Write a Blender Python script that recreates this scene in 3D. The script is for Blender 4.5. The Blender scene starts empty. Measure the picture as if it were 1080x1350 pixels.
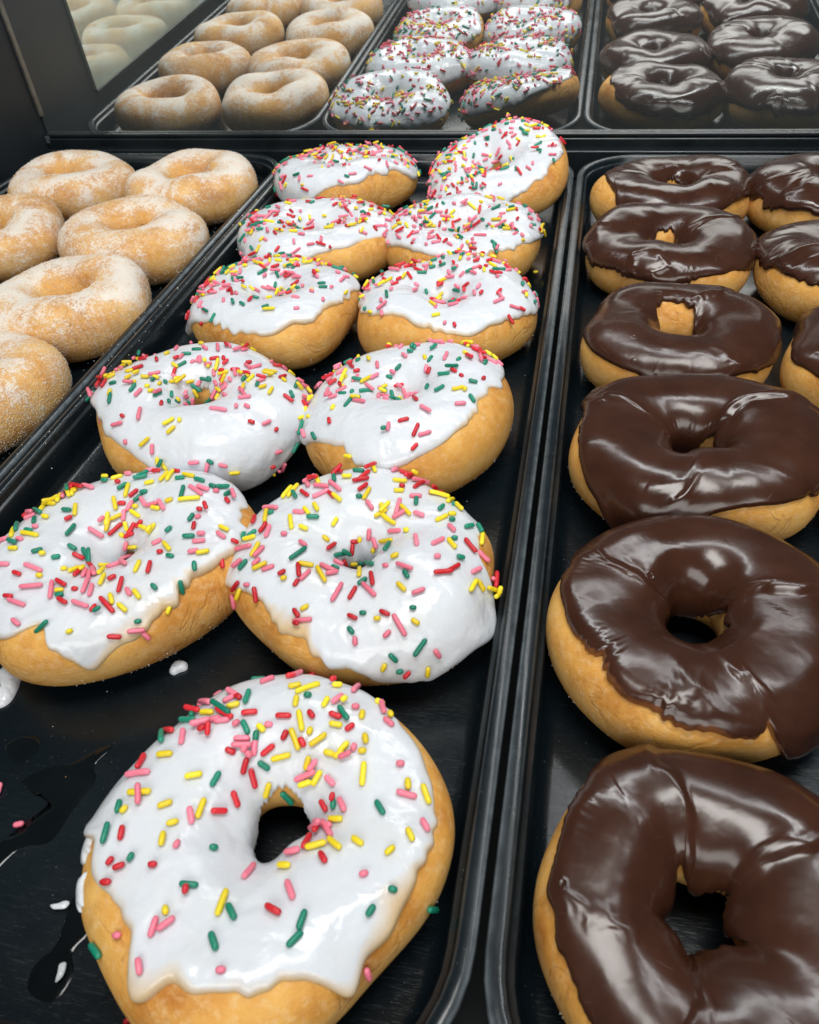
import bpy, math, random
import numpy as np
from mathutils import Vector, Matrix, Euler
from mathutils.bvhtree import BVHTree

SC = bpy.context.scene
COL = SC.collection
W = 0.235                 # pitch of the trays
FLOOR = -0.020            # inside floor of a tray, rim top is z = 0
SHELF = -0.0245
R_ = math.radians
PI = math.pi

# ------------------------------------------------------------------ helpers
def tag(o, label=None, cat=None, group=None, kind=None):
    if label: o['label'] = label
    if cat: o['category'] = cat
    if group: o['group'] = group
    if kind: o['kind'] = kind
    return o

def empty(name, loc, rot=(0, 0, 0)):
    o = bpy.data.objects.new(name, None)
    o.empty_display_size = 0.02
    COL.objects.link(o)
    o.location = loc
    o.rotation_euler = rot
    return o

def mesh_obj(name, verts, faces, mats, parent=None, smooth=True, attr=None, mat_idx=None):
    me = bpy.data.meshes.new(name)
    me.from_pydata([tuple(v) for v in verts], [], [tuple(f) for f in faces])
    if not isinstance(mats, (list, tuple)): mats = [mats]
    for m in mats: me.materials.append(m)
    if mat_idx is not None:
        me.polygons.foreach_set('material_index', mat_idx)
    me.polygons.foreach_set('use_smooth', [smooth] * len(me.polygons))
    if attr:
        for k, vals in attr.items():
            a = me.attributes.new(k, 'FLOAT', 'POINT')
            a.data.foreach_set('value', np.asarray(vals, dtype=np.float32))
    me.update()
    o = bpy.data.objects.new(name, me)
    COL.objects.link(o)
    if parent: o.parent = parent
    return o

def box_data(x0, x1, y0, y1, z0, z1):
    v = [(x, y, z) for z in (z0, z1) for y in (y0, y1) for x in (x0, x1)]
    f = [(0, 2, 3, 1), (4, 5, 7, 6), (0, 1, 5, 4), (2, 6, 7, 3), (0, 4, 6, 2), (1, 3, 7, 5)]
    return v, f

def bevel(o, w, seg=3):
    b = o.modifiers.new('bevel', 'BEVEL'); b.width = w; b.segments = seg; b.limit_method = 'ANGLE'
    return o

# ------------------------------------------------------------------ materials
def new_mat(name):
    m = bpy.data.materials.new(name); m.use_nodes = True
    nt = m.node_tree; nt.nodes.clear()
    out = nt.nodes.new('ShaderNodeOutputMaterial')
    p = nt.nodes.new('ShaderNodeBsdfPrincipled')
    nt.links.new(p.outputs[0], out.inputs[0])
    return m, nt, p

class G:
    """tiny node-building helper"""
    def __init__(s, nt): s.nt = nt
    def n(s, t, **kw):
        x = s.nt.nodes.new(t)
        for k, v in kw.items(): setattr(x, k, v)
        return x
    def l(s, a, b): s.nt.links.new(a, b)
    def coord(s, which='Object'): return s.n('ShaderNodeTexCoord').outputs[which]
    def noise(s, vec, scale, detail=3, rough=.5, dist=0):
        x = s.n('ShaderNodeTexNoise'); s.l(vec, x.inputs['Vector'])
        x.inputs['Scale'].default_value = scale; x.inputs['Detail'].default_value = detail
        x.inputs['Roughness'].default_value = rough; x.inputs['Distortion'].default_value = dist
        return x.outputs['Fac']
    def voro(s, vec, scale, feature='F1'):
        x = s.n('ShaderNodeTexVoronoi'); x.feature = feature
        s.l(vec, x.inputs['Vector']); x.inputs['Scale'].default_value = scale
        return x
    def ramp(s, fac, stops):
        x = s.n('ShaderNodeValToRGB'); s.l(fac, x.inputs[0])
        cr = x.color_ramp
        while len(cr.elements) < len(stops): cr.elements.new(0.5)
        for e, (p, c) in zip(cr.elements, stops):
            e.position = p
            e.color = (c, c, c, 1) if isinstance(c, (int, float)) else (*c, 1)
        return x.outputs[0]
    def mix(s, fac, a, b, mode='MIX'):
        x = s.n('ShaderNodeMix'); x.data_type = 'RGBA'; x.blend_type = mode
        for sock, v in ((0, fac), (6, a), (7, b)):
            if isinstance(v, (int, float)): x.inputs[sock].default_value = v
            elif isinstance(v, tuple): x.inputs[sock].default_value = (*v, 1)
            else: s.l(v, x.inputs[sock])
        return x.outputs[2]
    def math(s, op, a, b=None, clamp=False):
        x = s.n('ShaderNodeMath'); x.operation = op; x.use_clamp = clamp
        for i, v in enumerate((a, b)):
            if v is None: continue
            if isinstance(v, (int, float)): x.inputs[i].default_value = v
            else: s.l(v, x.inputs[i])
        return x.outputs[0]
    def bump(s, h, strength, dist, normal=None):
        x = s.n('ShaderNodeBump'); s.l(h, x.inputs['Height'])
        x.inputs['Strength'].default_value = strength; x.inputs['Distance'].default_value = dist
        if normal: s.l(normal, x.inputs['Normal'])
        return x.outputs[0]
    def attr(s, name): return s.n('ShaderNodeAttribute', attribute_name=name).outputs['Fac']

def offset_vec(g):
    """object coordinates shifted by a per-object random, so no two donuts share their mottling"""
    rnd = g.n('ShaderNodeObjectInfo').outputs['Random']
    k = g.math('MULTIPLY', rnd, 3.7)
    c = g.n('ShaderNodeVectorMath', operation='ADD')
    g.l(g.coord('Object'), c.inputs[0]); g.l(k, c.inputs[1])
    return c.outputs[0], rnd

def dough_material(name, sugar=False):
    m, nt, p = new_mat(name); g = G(nt)
    vec, rnd = offset_vec(g)
    big = g.noise(vec, 42, 6, .62)
    fine = g.noise(vec, 330, 5, .7)
    col = g.ramp(big, [(.28, (.45, .165, .022)), (.5, (.70, .355, .078)), (.70, (.82, .49, .135))])
    # pale proof line round the equator (real feature of fried dough)
    h = g.attr('level')          # -1 bottom .. 1 top
    band = g.ramp(g.math('ADD', g.math('MULTIPLY', h, .5), g.math('ADD', .4, g.math('MULTIPLY', big, .2))),
                  [(.36, 0.0), (.50, 1.0), (.66, 0.0)])
    col = g.mix(g.math('MULTIPLY', band, .42), col, (.84, .56, .22))
    # browner fried underside
    under = g.ramp(h, [(0.0, 1.0), (.03, 0.0)])
    low = g.math('MULTIPLY', g.ramp(g.math('ADD', h, 1.0), [(.06, 1.0), (.52, 0.0)]), .72)
    col = g.mix(low, col, (.36, .15, .042))
    tint = g.mix(rnd, (.95, .90, .82), (1.05, 1.05, 1.04))
    col = g.mix(1.0, col, tint, 'MULTIPLY')
    col = g.mix(g.math('MULTIPLY', g.ramp(fine, [(.50, 0.0), (.68, 1.0)]), .42), col, (.82, .60, .33))
    dark = g.ramp(g.noise(vec, 90, 5, .65), [(.58, 0.0), (.74, 1.0)])
    col = g.mix(g.math('MULTIPLY', dark, .35), col, (.34, .14, .04))
    crs = g.noise(vec, 34, 3, .55, 1.6)           # faint wrinkles of the fried skin
    crs = g.ramp(crs, [(.470, 0.0), (.497, 1.0), (.505, 1.0), (.535, 0.0)])
    crs = g.math('MULTIPLY', crs, g.ramp(g.noise(vec, 22, 2), [(.45, 0.0), (.6, 1.0)]))
    col = g.mix(g.math('MULTIPLY', crs, .28), col, (.40, .17, .04))
    hgt = g.math('ADD', g.math('MULTIPLY', g.noise(vec, 420, 5, .7), .6), g.math('MULTIPLY', g.noise(vec, 1500, 2, .6), .4))
    nrm = g.bump(g.math('SUBTRACT', hgt, g.math('MULTIPLY', crs, .35)), .45, .0012)
    wr = g.noise(vec, 36, 2, .4, .3)
    nrm = g.bump(wr, .12, .003, nrm)
    p.inputs['Roughness'].default_value = .62
    if sugar:
        top = g.attr('level')
        patch = g.noise(vec, 34, 5, .62, .8)
        cover = g.math('ADD', g.math('MULTIPLY', top, .16), patch)
        cover = g.math('SUBTRACT', cover, g.math('MULTIPLY', g.attr('inside'), .22))
        cover = g.ramp(cover, [(.40, .12), (.60, .45), (.80, .95)])
        grain = g.noise(vec, 900, 2, .7)
        g2 = g.noise(vec, 380, 3, .7)
        gr = g.math('ADD', g.math('MULTIPLY', grain, .6), g.math('MULTIPLY', g2, .4))
        spots = g.ramp(g.math('ADD', gr, g.math('MULTIPLY', g.math('SUBTRACT', cover, .5), .36)), [(.46, 0.0), (.57, 1.0)])
        f = g.math('ADD', g.math('MULTIPLY', spots, .62), g.math('MULTIPLY', cover, .30), True)
        col = g.mix(f, col, (.84, .80, .73))
        nrm = g.bump(gr, .8, .0012, nrm)
        p.inputs['Roughness'].default_value = .75
    g.l(col, p.inputs['Base Color'])
    g.l(nrm, p.inputs['Normal'])
    p.inputs['Subsurface Weight'].default_value = .12
    p.inputs['Subsurface Radius'].default_value = (1, .5, .2)
    p.inputs['Subsurface Scale'].default_value = .003
    p.inputs['Specular IOR Level'].default_value = .35
    return m

def white_icing():
    m, nt, p = new_mat('white_glaze'); g = G(nt)
    vec, rnd = offset_vec(g)
    thin = g.attr('thin')                       # 1 where the glaze is a thin see-through smear
    nz = g.noise(vec, 75, 4, .6, .5)
    t = g.ramp(g.math('ADD', thin, g.math('MULTIPLY', g.math('SUBTRACT', nz, .5), .8)), [(.15, 0.0), (.95, 1.0)])
    col = g.mix(t, (.685, .722, .768), (.68, .50, .28))
    # the glaze dries uneven: thinner, warmer, more see-through areas and tiny bubbles
    pt = g.ramp(g.noise(vec, 38, 5, .6, .4), [(.50, 0.0), (.72, 1.0)])
    col = g.mix(g.math('MULTIPLY', pt, .22), col, (.66, .60, .52))
    g.l(col, p.inputs['Base Color'])
    rg = g.ramp(g.noise(vec, 55, 4, .65), [(.3, .12), (.5, .20), (.7, .42)])
    g.l(rg, p.inputs['Roughness'])
    n0 = g.bump(g.noise(vec, 48, 2, .45, .8), .26, .006)
    n1 = g.bump(g.noise(vec, 120, 2, .5, .4), .20, .0028, n0)
    g.l(g.bump(g.noise(vec, 420, 2, .5), .10, .0008, n1), p.inputs['Normal'])
    p.inputs['Subsurface Weight'].default_value = .35
    p.inputs['Subsurface Radius'].default_value = (1, .9, .8)
    p.inputs['Subsurface Scale'].default_value = .0035
    p.inputs['Specular IOR Level'].default_value = .45
    return m

def chocolate_icing():
    m, nt, p = new_mat('chocolate_glaze'); g = G(nt)
    vec, rnd = offset_vec(g)
    thin = g.attr('thin')
    nz = g.noise(vec, 60, 4, .6)
    col = g.ramp(nz, [(.3, (.034, .0118, .0062)), (.7, (.054, .0198, .0108))])
    t = g.ramp(g.math('ADD', thin, g.math('MULTIPLY', g.math('SUBTRACT', g.noise(vec, 160, 3, .6), .5), .9)), [(.55, 0.0), (1.15, 1.0)])
    col = g.mix(g.math('MULTIPLY', t, .8), col, (.30, .11, .04))
    g.l(col, p.inputs['Base Color'])
    rg = g.ramp(g.noise(vec, 38, 4, .6), [(.3, .15), (.7, .30)])
    g.l(rg, p.inputs['Roughness'])
    n1 = g.bump(g.noise(vec, 34, 2, .4, .5), .20, .006)
    n2 = g.bump(g.noise(vec, 140, 2, .5, .4), .07, .0020, n1)
    vb = g.voro(vec, 75)                         # burst air bubbles and pits, few of them
    pit = g.math('MULTIPLY', g.ramp(vb.outputs['Distance'], [(.0, 0.0), (.075, .1), (.10, 1.0), (.15, .75)]), 1.0)
    sep = g.n('ShaderNodeSeparateColor'); g.l(vb.outputs['Color'], sep.inputs[0])
    sel = g.ramp(sep.outputs[0], [(.80, 0.0), (.82, 1.0)])
    n3 = g.bump(g.math('MULTIPLY', pit, sel), .35, .0016, n2)
    g.l(n3, p.inputs['Normal'])
    p.inputs['Specular IOR Level'].default_value = .55
    return m

def sprinkle_mat(name, c):
    m, nt, p = new_mat(name); g = G(nt)
    rnd = g.n('ShaderNodeObjectInfo').outputs['Random']
    c2 = tuple(min(1, v * 1.25 + .01) for v in c); c1 = tuple(v * .85 for v in c)
    g.l(g.mix(rnd, c1, c2), p.inputs['Base Color'])
    p.inputs['Roughness'].default_value = .38
    p.inputs['Subsurface Weight'].default_value = 0
    g.l(g.bump(g.noise(g.coord('Object'), 900, 2), .25, .0004), p.inputs['Normal'])
    return m

def tray_material():
    m, nt, p = new_mat('black_tray_plastic'); g = G(nt)
    co = g.coord('Object')
    def stretch(rot, sx, sy):
        mp = g.n('ShaderNodeMapping'); g.l(co, mp.inputs[0])
        mp.inputs['Rotation'].default_value = (0, 0, rot); mp.inputs['Scale'].default_value = (sx, sy, 1)
        return mp.outputs[0]
    scr = None
    for rot, sx, sy in ((.5, 130, 1900), (2.1, 160, 2100), (1.2, 110, 1700), (2.75, 150, 2000), (1.7, 170, 1900)):
        w = g.n('ShaderNodeTexNoise'); g.l(stretch(rot, sx, sy), w.inputs['Vector'])
        w.inputs['Scale'].default_value = 1; w.inputs['Detail'].default_value = 1; w.inputs['Distortion'].default_value = .9
        s = g.ramp(w.outputs['Fac'], [(.66, 0.0), (.74, 1.0)])
        scr = s if scr is None else g.math('MAXIMUM', scr, s)
    area = g.ramp(g.noise(co, 11, 3), [(.38, .15), (.62, 1.0)])
    scr = g.math('MULTIPLY', g.math('MULTIPLY', scr, area), g.attr('flat'))
    dust = g.ramp(g.noise(co, 900, 2, .6), [(.70, 0.0), (.76, 1.0)])
    base = g.ramp(g.noise(co, 16, 4), [(.3, (.0026, .0056, .0080)), (.7, (.0056, .0102, .0136))])
    col = g.mix(g.math('MULTIPLY', scr, .07), base, (.10, .13, .15))
    # rubbed pale edges of the rim lip
    wear = g.math('MULTIPLY', g.attr('wear'), g.ramp(g.noise(co, 140, 4, .65), [(.25, .3), (.7, 1.0)]))
    col = g.mix(wear, col, (.16, .19, .21))
    col = g.mix(g.math('MULTIPLY', dust, .18), col, (.5, .5, .48))
    g.l(col, p.inputs['Base Color'])
    rg = g.math('ADD', g.ramp(g.noise(co, 24, 4, .6), [(.3, .17), (.7, .32)]), g.math('MULTIPLY', scr, .08))
    g.l(rg, p.inputs['Roughness'])
    hh = g.math('ADD', g.math('MULTIPLY', scr, -.12), g.math('MULTIPLY', g.math('MULTIPLY', g.noise(co, 700, 2), g.attr('flat')), .25))
    nb = g.bump(hh, .25, .0006)
    # ripples moulded in the plastic of the lip
    g.l(g.bump(g.noise(co, 45, 3, .5), .10, .002, nb), p.inputs['Normal'])
    p.inputs['Specular IOR Level'].default_value = .42
    return m

def plain(name, c, rough, metal=0, noise_scale=30, spec=.5, var=.3):
    m, nt, p = new_mat(name); g = G(nt)
    n = g.noise(g.coord('Object'), noise_scale, 4, .6)
    g.l(g.ramp(n, [(.25, tuple(v * (1 - var) for v in c)), (.75, tuple(min(1, v * (1 + var)) for v in c))]), p.inputs['Base Color'])
    g.l(g.ramp(n, [(.3, max(0, rough - .06)), (.7, min(1, rough + .08))]), p.inputs['Roughness'])
    p.inputs['Metallic'].default_value = metal
    p.inputs['Specular IOR Level'].default_value = spec
    return m

def mirror_material(name, tint, haze, haze_col):
    """silvered glass with a film of fingerprints and sugar dust on it"""
    m = bpy.data.materials.new(name); m.use_nodes = True
    nt = m.node_tree; nt.nodes.clear(); g = G(nt)
    out = g.n('ShaderNodeOutputMaterial')
    gl = g.n('ShaderNodeBsdfGlossy'); gl.inputs['Color'].default_value = (*tint, 1); gl.inputs['Roughness'].default_value = .006
    df = g.n('ShaderNodeBsdfDiffuse'); df.inputs['Color'].default_value = (*haze_col, 1)
    mx = g.n('ShaderNodeMixShader')
    f = g.ramp(g.noise(g.coord('Object'), 7, 5, .6), [(.3, haze * .7), (.7, haze * 1.3)])
    g.l(f, mx.inputs[0]); g.l(gl.outputs[0], mx.inputs[1]); g.l(df.outputs[0], mx.inputs[2])
    g.l(mx.outputs[0], out.inputs[0])
    return m

M_DOUGH = dough_material('fried_dough')
M_SUGARDOUGH = dough_material('sugared_dough', True)
M_WHITE = white_icing()
M_CHOC = chocolate_icing()
M_TRAY = tray_material()
SPR = {'p': sprinkle_mat('pink_sprinkle', (.90, .20, .29)),
       'r': sprinkle_mat('red_sprinkle', (.60, .014, .026)),
       'y': sprinkle_mat('yellow_sprinkle', (.90, .66, .016)),
       'g': sprinkle_mat('green_sprinkle', (.004, .22, .135))}
M_CRYSTAL = plain('sugar_crystal', (.86, .83, .78), .35, var=.05)
M_SHELF = plain('dark_shelf', (.003, .0045, .0055), .6, spec=.2)
M_PANEL = plain('dark_side_panel', (.012, .017, .021), .45, noise_scale=9)
M_RAIL = plain('black_rail', (.009, .013, .016), .3)
M_TRIM = plain('worn_metal_trim', (.30, .29, .26), .35, metal=.8, noise_scale=120)
M_MIRROR = mirror_material('back_mirror_glass', (.92, .95, .95), .065, (.50, .56, .56))
M_SIDEMIRROR = mirror_material('side_mirror_glass', (.92, .98, .93), .42, (.74, .84, .74))
M_WET = plain('dark_syrup', (.003, .005, .006), .13, noise_scale=60)

# ------------------------------------------------------------------ donut geometry
def smooth_periodic(ctrl):
    """periodic, smooth function of azimuth (degrees) through control points"""
    ks = sorted(ctrl); ys = [ctrl[k] for k in ks]
    xs = np.array([ks[-1] - 360] + ks + [ks[0] + 360], float)
    vs = np.array([ys[-1]] + ys + [ys[0]], float)
    grid = np.arange(0, 720) * .5
    y = np.interp(grid, xs, vs)
    k = np.hanning(19); k /= k.sum()
    y = np.convolve(np.concatenate([y[-30:], y, y[:30]]), k, 'same')[30:-30]
    def f(u):
        a = (np.degrees(u) % 360) * 2
        i = np.floor(a).astype(int) % 720; t = a - np.floor(a)
        return y[i] * (1 - t) + y[(i + 1) % 720] * t
    return f

class Waves:
    """cheap seeded solid noise: a sum of randomly oriented sines"""
    def __init__(s, rng, freq, n=10):
        d = rng.normal(size=(n, 3)); d /= np.linalg.norm(d, axis=1)[:, None]
        s.k = d * freq * rng.uniform(.6, 1.5, (n, 1)); s.ph = rng.uniform(0, 6.28, n); s.n = n
    def __call__(s, P):
        return np.sin(P @ s.k.T + s.ph).sum(-1) / math.sqrt(s.n)

def jitter_1d(rng, kmin, kmax, power):
    ks = np.arange(kmin, kmax)
    a = rng.normal(size=len(ks)) / ks ** power; ph = rng.uniform(0, 6.28, len(ks))
    nrm = math.sqrt((a ** 2).sum() / 2) + 1e-9
    return lambda u: (np.sin(np.multiply.outer(u, ks) + ph) * a).sum(-1) / nrm

def sp(x, e): return np.sign(x) * np.abs(x) ** e

class Donut:
    def __init__(s, D, H, hole, seed, outline=None, humps=None, hole_off=(0, 0), lump=1.0, hole_ctrl=None):
        rng = np.random.default_rng(seed); s.rng = rng
        s.R = D / 2; s.H = H; s.hole = hole * D / 2
        s.o = smooth_periodic(outline or {0: 1})
        s.hk = smooth_periodic(humps or {0: 1})
        s.hc = smooth_periodic(hole_ctrl or {0: 1})
        s.j1 = jitter_1d(rng, 2, 7, 1.0); s.j2 = jitter_1d(rng, 1, 6, 1.0); s.jh = jitter_1d(rng, 2, 6, 1.0)
        s.w1 = Waves(rng, 58); s.w2 = Waves(rng, 210); s.lump = lump; s.ho = hole_off
    def base(s, u, v):
        Ro = s.R * s.o(u) * (1 + .028 * s.j1(u))
        h = s.hole * s.hc(u) * (1 + .10 * s.jh(u))
        rc = (Ro + h) / 2; hw = (Ro - h) / 2
        c, n = np.cos(v), np.sin(v)
        x = rc + hw * sp(c, .86)
        hk = s.hk(u) * (1 + .065 * s.j2(u))
        z = s.H / 2 * sp(n, .88) * np.where(n > 0, hk, 1.0)
        # the upper surface falls more gently towards the hole
        z = z - np.where((n > 0) & (c < 0), .06 * s.H * c * c * n, 0)
        fade = np.clip(1 - (x - h) / (Ro - h), 0, 1)
        P = np.stack([x * np.cos(u) + s.ho[0] * fade, x * np.sin(u) + s.ho[1] * fade, z], -1)
        return P
    def normal(s, u, v, f):
        e = 1.5e-3
        a = f(u + e, v) - f(u - e, v); b = f(u, v + e) - f(u, v - e)
        n = np.cross(a, b); n /= np.linalg.norm(n, axis=-1)[..., None] + 1e-12
        return n
    def skin(s, u, v):
        P = s.base(u, v); n = s.normal(u, v, s.base)
        d = .0015 * s.lump * s.w1(P) + .00012 * s.lump * s.w2(P)
        Q = P + n * d[..., None]
        # bottom sits flat on the tray
        zb = -s.H / 2 + .0012
        Q[..., 2] = np.where(Q[..., 2] < zb, zb + (Q[..., 2] - zb) * .15, Q[..., 2])
        Q[..., 2] += s.H / 2
        return Q

def grid_faces(nu, nv, wrap_v):
    f = []
    mv = nv if wrap_v else nv - 1
    for i in range(nu):
        i2 = (i + 1) % nu
        for j in range(mv):
            j2 = (j + 1) % nv
            f.append((i * nv + j, i2 * nv + j, i2 * nv + j2, i * nv + j2))
    return f

def build_dough(d, root, mat, nu, nv):
    u = np.linspace(0, 2 * PI, nu, endpoint=False); v = np.linspace(0, 2 * PI, nv, endpoint=False)
    U, V = np.meshgrid(u, v, indexing='ij')
    P = d.skin(U, V)
    lev = np.sin(V).ravel()
    return mesh_obj('dough', P.reshape(-1, 3), grid_faces(nu, nv, True), mat, root, attr={'level': lev, 'inside': np.clip(-np.cos(V) * 2 - .9, 0, 1).ravel()}), P

def build_icing(d, root, mat, nu, nv, cover, inner, T, ragged, rfreq, wob, thin_ctrl=None, creases=(), edge_w=.0026, fine=0.0, tips=()):
    """cover: azimuth -> degrees above the equator where the glaze ends outside; inner: same for the hole side (180 = hole equator)"""
    rng = np.random.default_rng(int(d.rng.integers(1 << 30)))
    u = np.linspace(0, 2 * PI, nu, endpoint=False)
    fc = smooth_periodic(cover); fi = smooth_periodic(inner)
    j1 = jitter_1d(rng, 4, 20, .9); j2 = jitter_1d(rng, 10, rfreq, .8); j3 = jitter_1d(rng, 4, 40, .6)
    g1 = jitter_1d(rng, 2, 8, .5); g2 = jitter_1d(rng, 3, 12, .5)      # calm stretches and frayed stretches
    vo = np.radians(fc(u) + ragged * (j1(u) * (.5 + .45 * g1(u)) + j2(u) * np.clip(g2(u) * .5 + .30, .06, 1.1) * .8))
    vi = np.radians(fi(u) + 2.2 * j3(u))
    vi = np.maximum(vi, vo + .5)
    q = np.linspace(0, 1, nv)
    q = q + .115 * np.sin(2 * PI * (q - .5))   # denser at both lips
    q = (q - q[0]) / (q[-1] - q[0])
    V = vo[:, None] * (1 - q) + vi[:, None] * q
    U = np.repeat(u[:, None], nv, 1)
    P = d.skin(U, V); n = d.normal(U, V, d.skin)
    rloc = (d.R - d.hole) / 2
    dist_o = np.concatenate([np.zeros((nu, 1)), np.cumsum(np.linalg.norm(np.diff(P, axis=1), axis=2), 1)], 1)
    dist_i = dist_o[:, -1:] - dist_o
    dm = np.minimum(dist_o, dist_i)
    x = np.clip(dm / edge_w, 0, 1)
    prof = np.sqrt(np.clip(1 - (1 - x) ** 2, 0, 1))
    w1 = Waves(rng, 130); w2 = Waves(rng, 330); w3 = Waves(rng, 62)
    und = w1(P); und2 = w2(P); und3 = w3(P)
    # thicker bead of glaze pooled behind the outer lip
    bead = np.exp(-((dist_o - .004) / .003) ** 2) * (.35 + .3 * und)
    t = T * (1 + .28 * und3 + wob * .30 * und + wob * .10 * und2 + bead * .6)
    if fine:
        rid = 1 - np.abs(und); t = t + T * fine * np.clip(rid - .72, 0, 1) * 2.0 * (und3 > -.2)
    for (a0, a1, q0, q1, hgt, wd, step) in creases:      # folded seams running over the glaze
        s_ = np.clip((q[None, :] - q0) / (q1 - q0 + 1e-9), 0, 1)
        wig = .07 * np.sin(6 * s_ + a0) + .035 * np.sin(15 * s_ + a1) + .012 * np.sin(41 * s_)
        ac = np.radians(a0 + (a1 - a0) * s_) + wig
        inside = ((q[None, :] >= q0 - .02) & (q[None, :] <= q1 + .02)).astype(float)
        ends = np.clip(np.minimum(q[None, :] - q0, q1 - q[None, :]) / .08 + .2, 0, 1)
        dd = (np.angle(np.exp(1j * (U - ac)))) * np.hypot(P[..., 0], P[..., 1])
        t = t + inside * ends * (.5 * hgt * np.exp(-(dd / wd) ** 2) + step * np.exp(-np.abs(dd) / (.009)) * np.sign(dd) * (np.abs(dd) > 0) * np.clip(np.abs(dd) / wd, 0, 1))
    off = -.0004 + (t + .0004) * prof
    Q = P + n * off[..., None]
    for (az, wd, amt, reach) in tips:                    # glaze that stands out past the dough in a tongue
        k = np.exp(-(np.degrees(np.angle(np.exp(1j * (U - R_(az))))) / wd) ** 2) * np.exp(-(dist_o / reach) ** 2) * amt
        Q[..., 0] += k * np.cos(U); Q[..., 1] += k * np.sin(U); Q[..., 2] -= k * .45
    th = np.clip(1 - dm / .0035, 0, 1) * .55
    if thin_ctrl:
        ft = smooth_periodic(thin_ctrl)
        wth = ft(u)[:, None]                         # width in metres of a thin smeared margin
        th = np.maximum(th, np.clip(1.15 - dist_o / (wth + 1e-6), 0, 1) * (wth > .001))
    o = mesh_obj('icing', Q.reshape(-1, 3), grid_faces(nu, nv, False), mat, root, attr={'thin': th.ravel()})
    # function giving icing surface point / normal by indices, for the sprinkles
    return o, Q, n, (U, V, q, vo, vi)

def icing_patch(d, root, mat, az, vdeg, ra, rv, T, seed):
    """a dab of glaze on its own on the flank"""
    rng = np.random.default_rng(seed); j = jitter_1d(rng, 2, 14, .7)
    n, m = 72, 10
    t = np.linspace(0, 2 * PI, n, endpoint=False); V, F = [], []
    rr = 1 + .22 * j(t)
    for k in range(m):
        s_ = 1 - k / (m - 1) * .98
        u = R_(az + ra * s_ * 1) * 0 + R_(az) + R_(ra) * s_ * rr * np.cos(t); v = R_(vdeg) + R_(rv) * s_ * rr * np.sin(t)
        P = d.skin(u, v); nn = d.normal(u, v, d.skin)
        hgt = -.0003 + T * math.sqrt(max(0, 1 - s_ ** 3))
        V += [tuple(q) for q in P + nn * hgt]
    for k in range(m - 1):
        F += [(k * n + i, k * n + (i + 1) % n, (k + 1) * n + (i + 1) % n, (k + 1) * n + i) for i in range(n)]
    F.append(tuple((m - 1) * n + i for i in range(n)))
    return mesh_obj('icing_patch', V, F, mat, root, attr={'thin': [0.1] * len(V)})

# ------------------------------------------------------------------ sprinkles
def capsule(length, rad, bend, seg=8, rings=3, cuts=3):
    v, f = [], []
    half = max(0, length / 2 - rad)
    prof = []
    for i in range(1, rings + 1):
        a = PI / 2 * (i / (rings)); prof.append((-half - rad * math.cos(a), rad * math.sin(a)))
    for c in range(1, cuts + 1): prof.append((-half + 2 * half * c / (cuts + 1), rad * (1 + .03 * ((c % 2) * 2 - 1))))
    for i in range(rings, 0, -1):
        a = PI / 2 * (i / (rings)); prof.append((half + rad * math.cos(a), rad * math.sin(a)))
    v.append((-half - rad, 0, bend * length / 2))
    for x, r in prof:
        zo = bend * (x * x) / (length / 2)
        for k in range(seg):
            a = 2 * PI * k / seg; v.append((x, r * math.cos(a), r * math.sin(a) + zo))
    v.append((half + rad, 0, bend * length / 2))
    n = len(prof)
    for k in range(seg): f.append((0, 1 + (k + 1) % seg, 1 + k))
    for i in range(n - 1):
        for k in range(seg):
            a = 1 + i * seg + k; b = 1 + i * seg + (k + 1) % seg
            f.append((a, b, b + seg, a + seg))
    last = 1 + n * seg
    for k in range(seg): f.append((last, last - seg + k, last - seg + (k + 1) % seg))
    return v, f

SPR_LEN = [.0026, .0034, .0042, .0050, .0060, .0072, .0088]
SPR_RAD = .00089
SPR_MESH = {}
for c, m in SPR.items():
    for i, L in enumerate(SPR_LEN):
        v, f = capsule(L, SPR_RAD * (1.06 if i < 2 else 1), (-.02, .03, .05, -.04, .06, .03, -.05)[i])
        me = bpy.data.meshes.new('sprinkle'); me.from_pydata(v, [], f); me.materials.append(m)
        me.polygons.foreach_set('use_smooth', [True] * len(me.polygons))
        SPR_MESH[c, i] = me
SPR_GEO = [capsule(L, SPR_RAD, .03, 6, 2, 1) for L in SPR_LEN]
CKEYS = ['p', 'r', 'y', 'g']

def spr_matrix(pos, nrm, direction, lift=0.0, pitch=0.0):
    z = Vector(nrm).normalized(); x = Vector(direction); x = (x - z * x.dot(z))
    if x.length < 1e-9: x = z.orthogonal()
    x.normalize(); y = z.cross(x)
    if pitch:
        q = Matrix.Rotation(pitch, 3, y); x = q @ x; z2 = q @ z
    else: z2 = z
    M = Matrix((x, y, z2)).transposed().to_4x4()
    M.translation = Vector(pos) + z * (SPR_RAD * .72 + lift)
    return M

def add_sprinkles(root, items):
    """items: (matrix local to root, colour, length index), most visible first"""
    for M, c, i in items[:100]:
        o = bpy.data.objects.new('sprinkle', SPR_MESH[c, i]); COL.objects.link(o)
        o.parent = root; o.matrix_basis = M
    rest = items[100:]
    if rest:
        V, F, MI = [], [], []
        for M, c, i in rest:
            v, f = SPR_GEO[i]; b = len(V)
            V += [tuple(M @ Vector(p)) for p in v]; F += [tuple(b + k for k in q) for q in f]
            MI += [CKEYS.index(c)] * len(f)
        o = mesh_obj('sprinkles', V, F, [SPR[k] for k in CKEYS], root, mat_idx=MI)
        o['kind'] = 'stuff'

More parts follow.
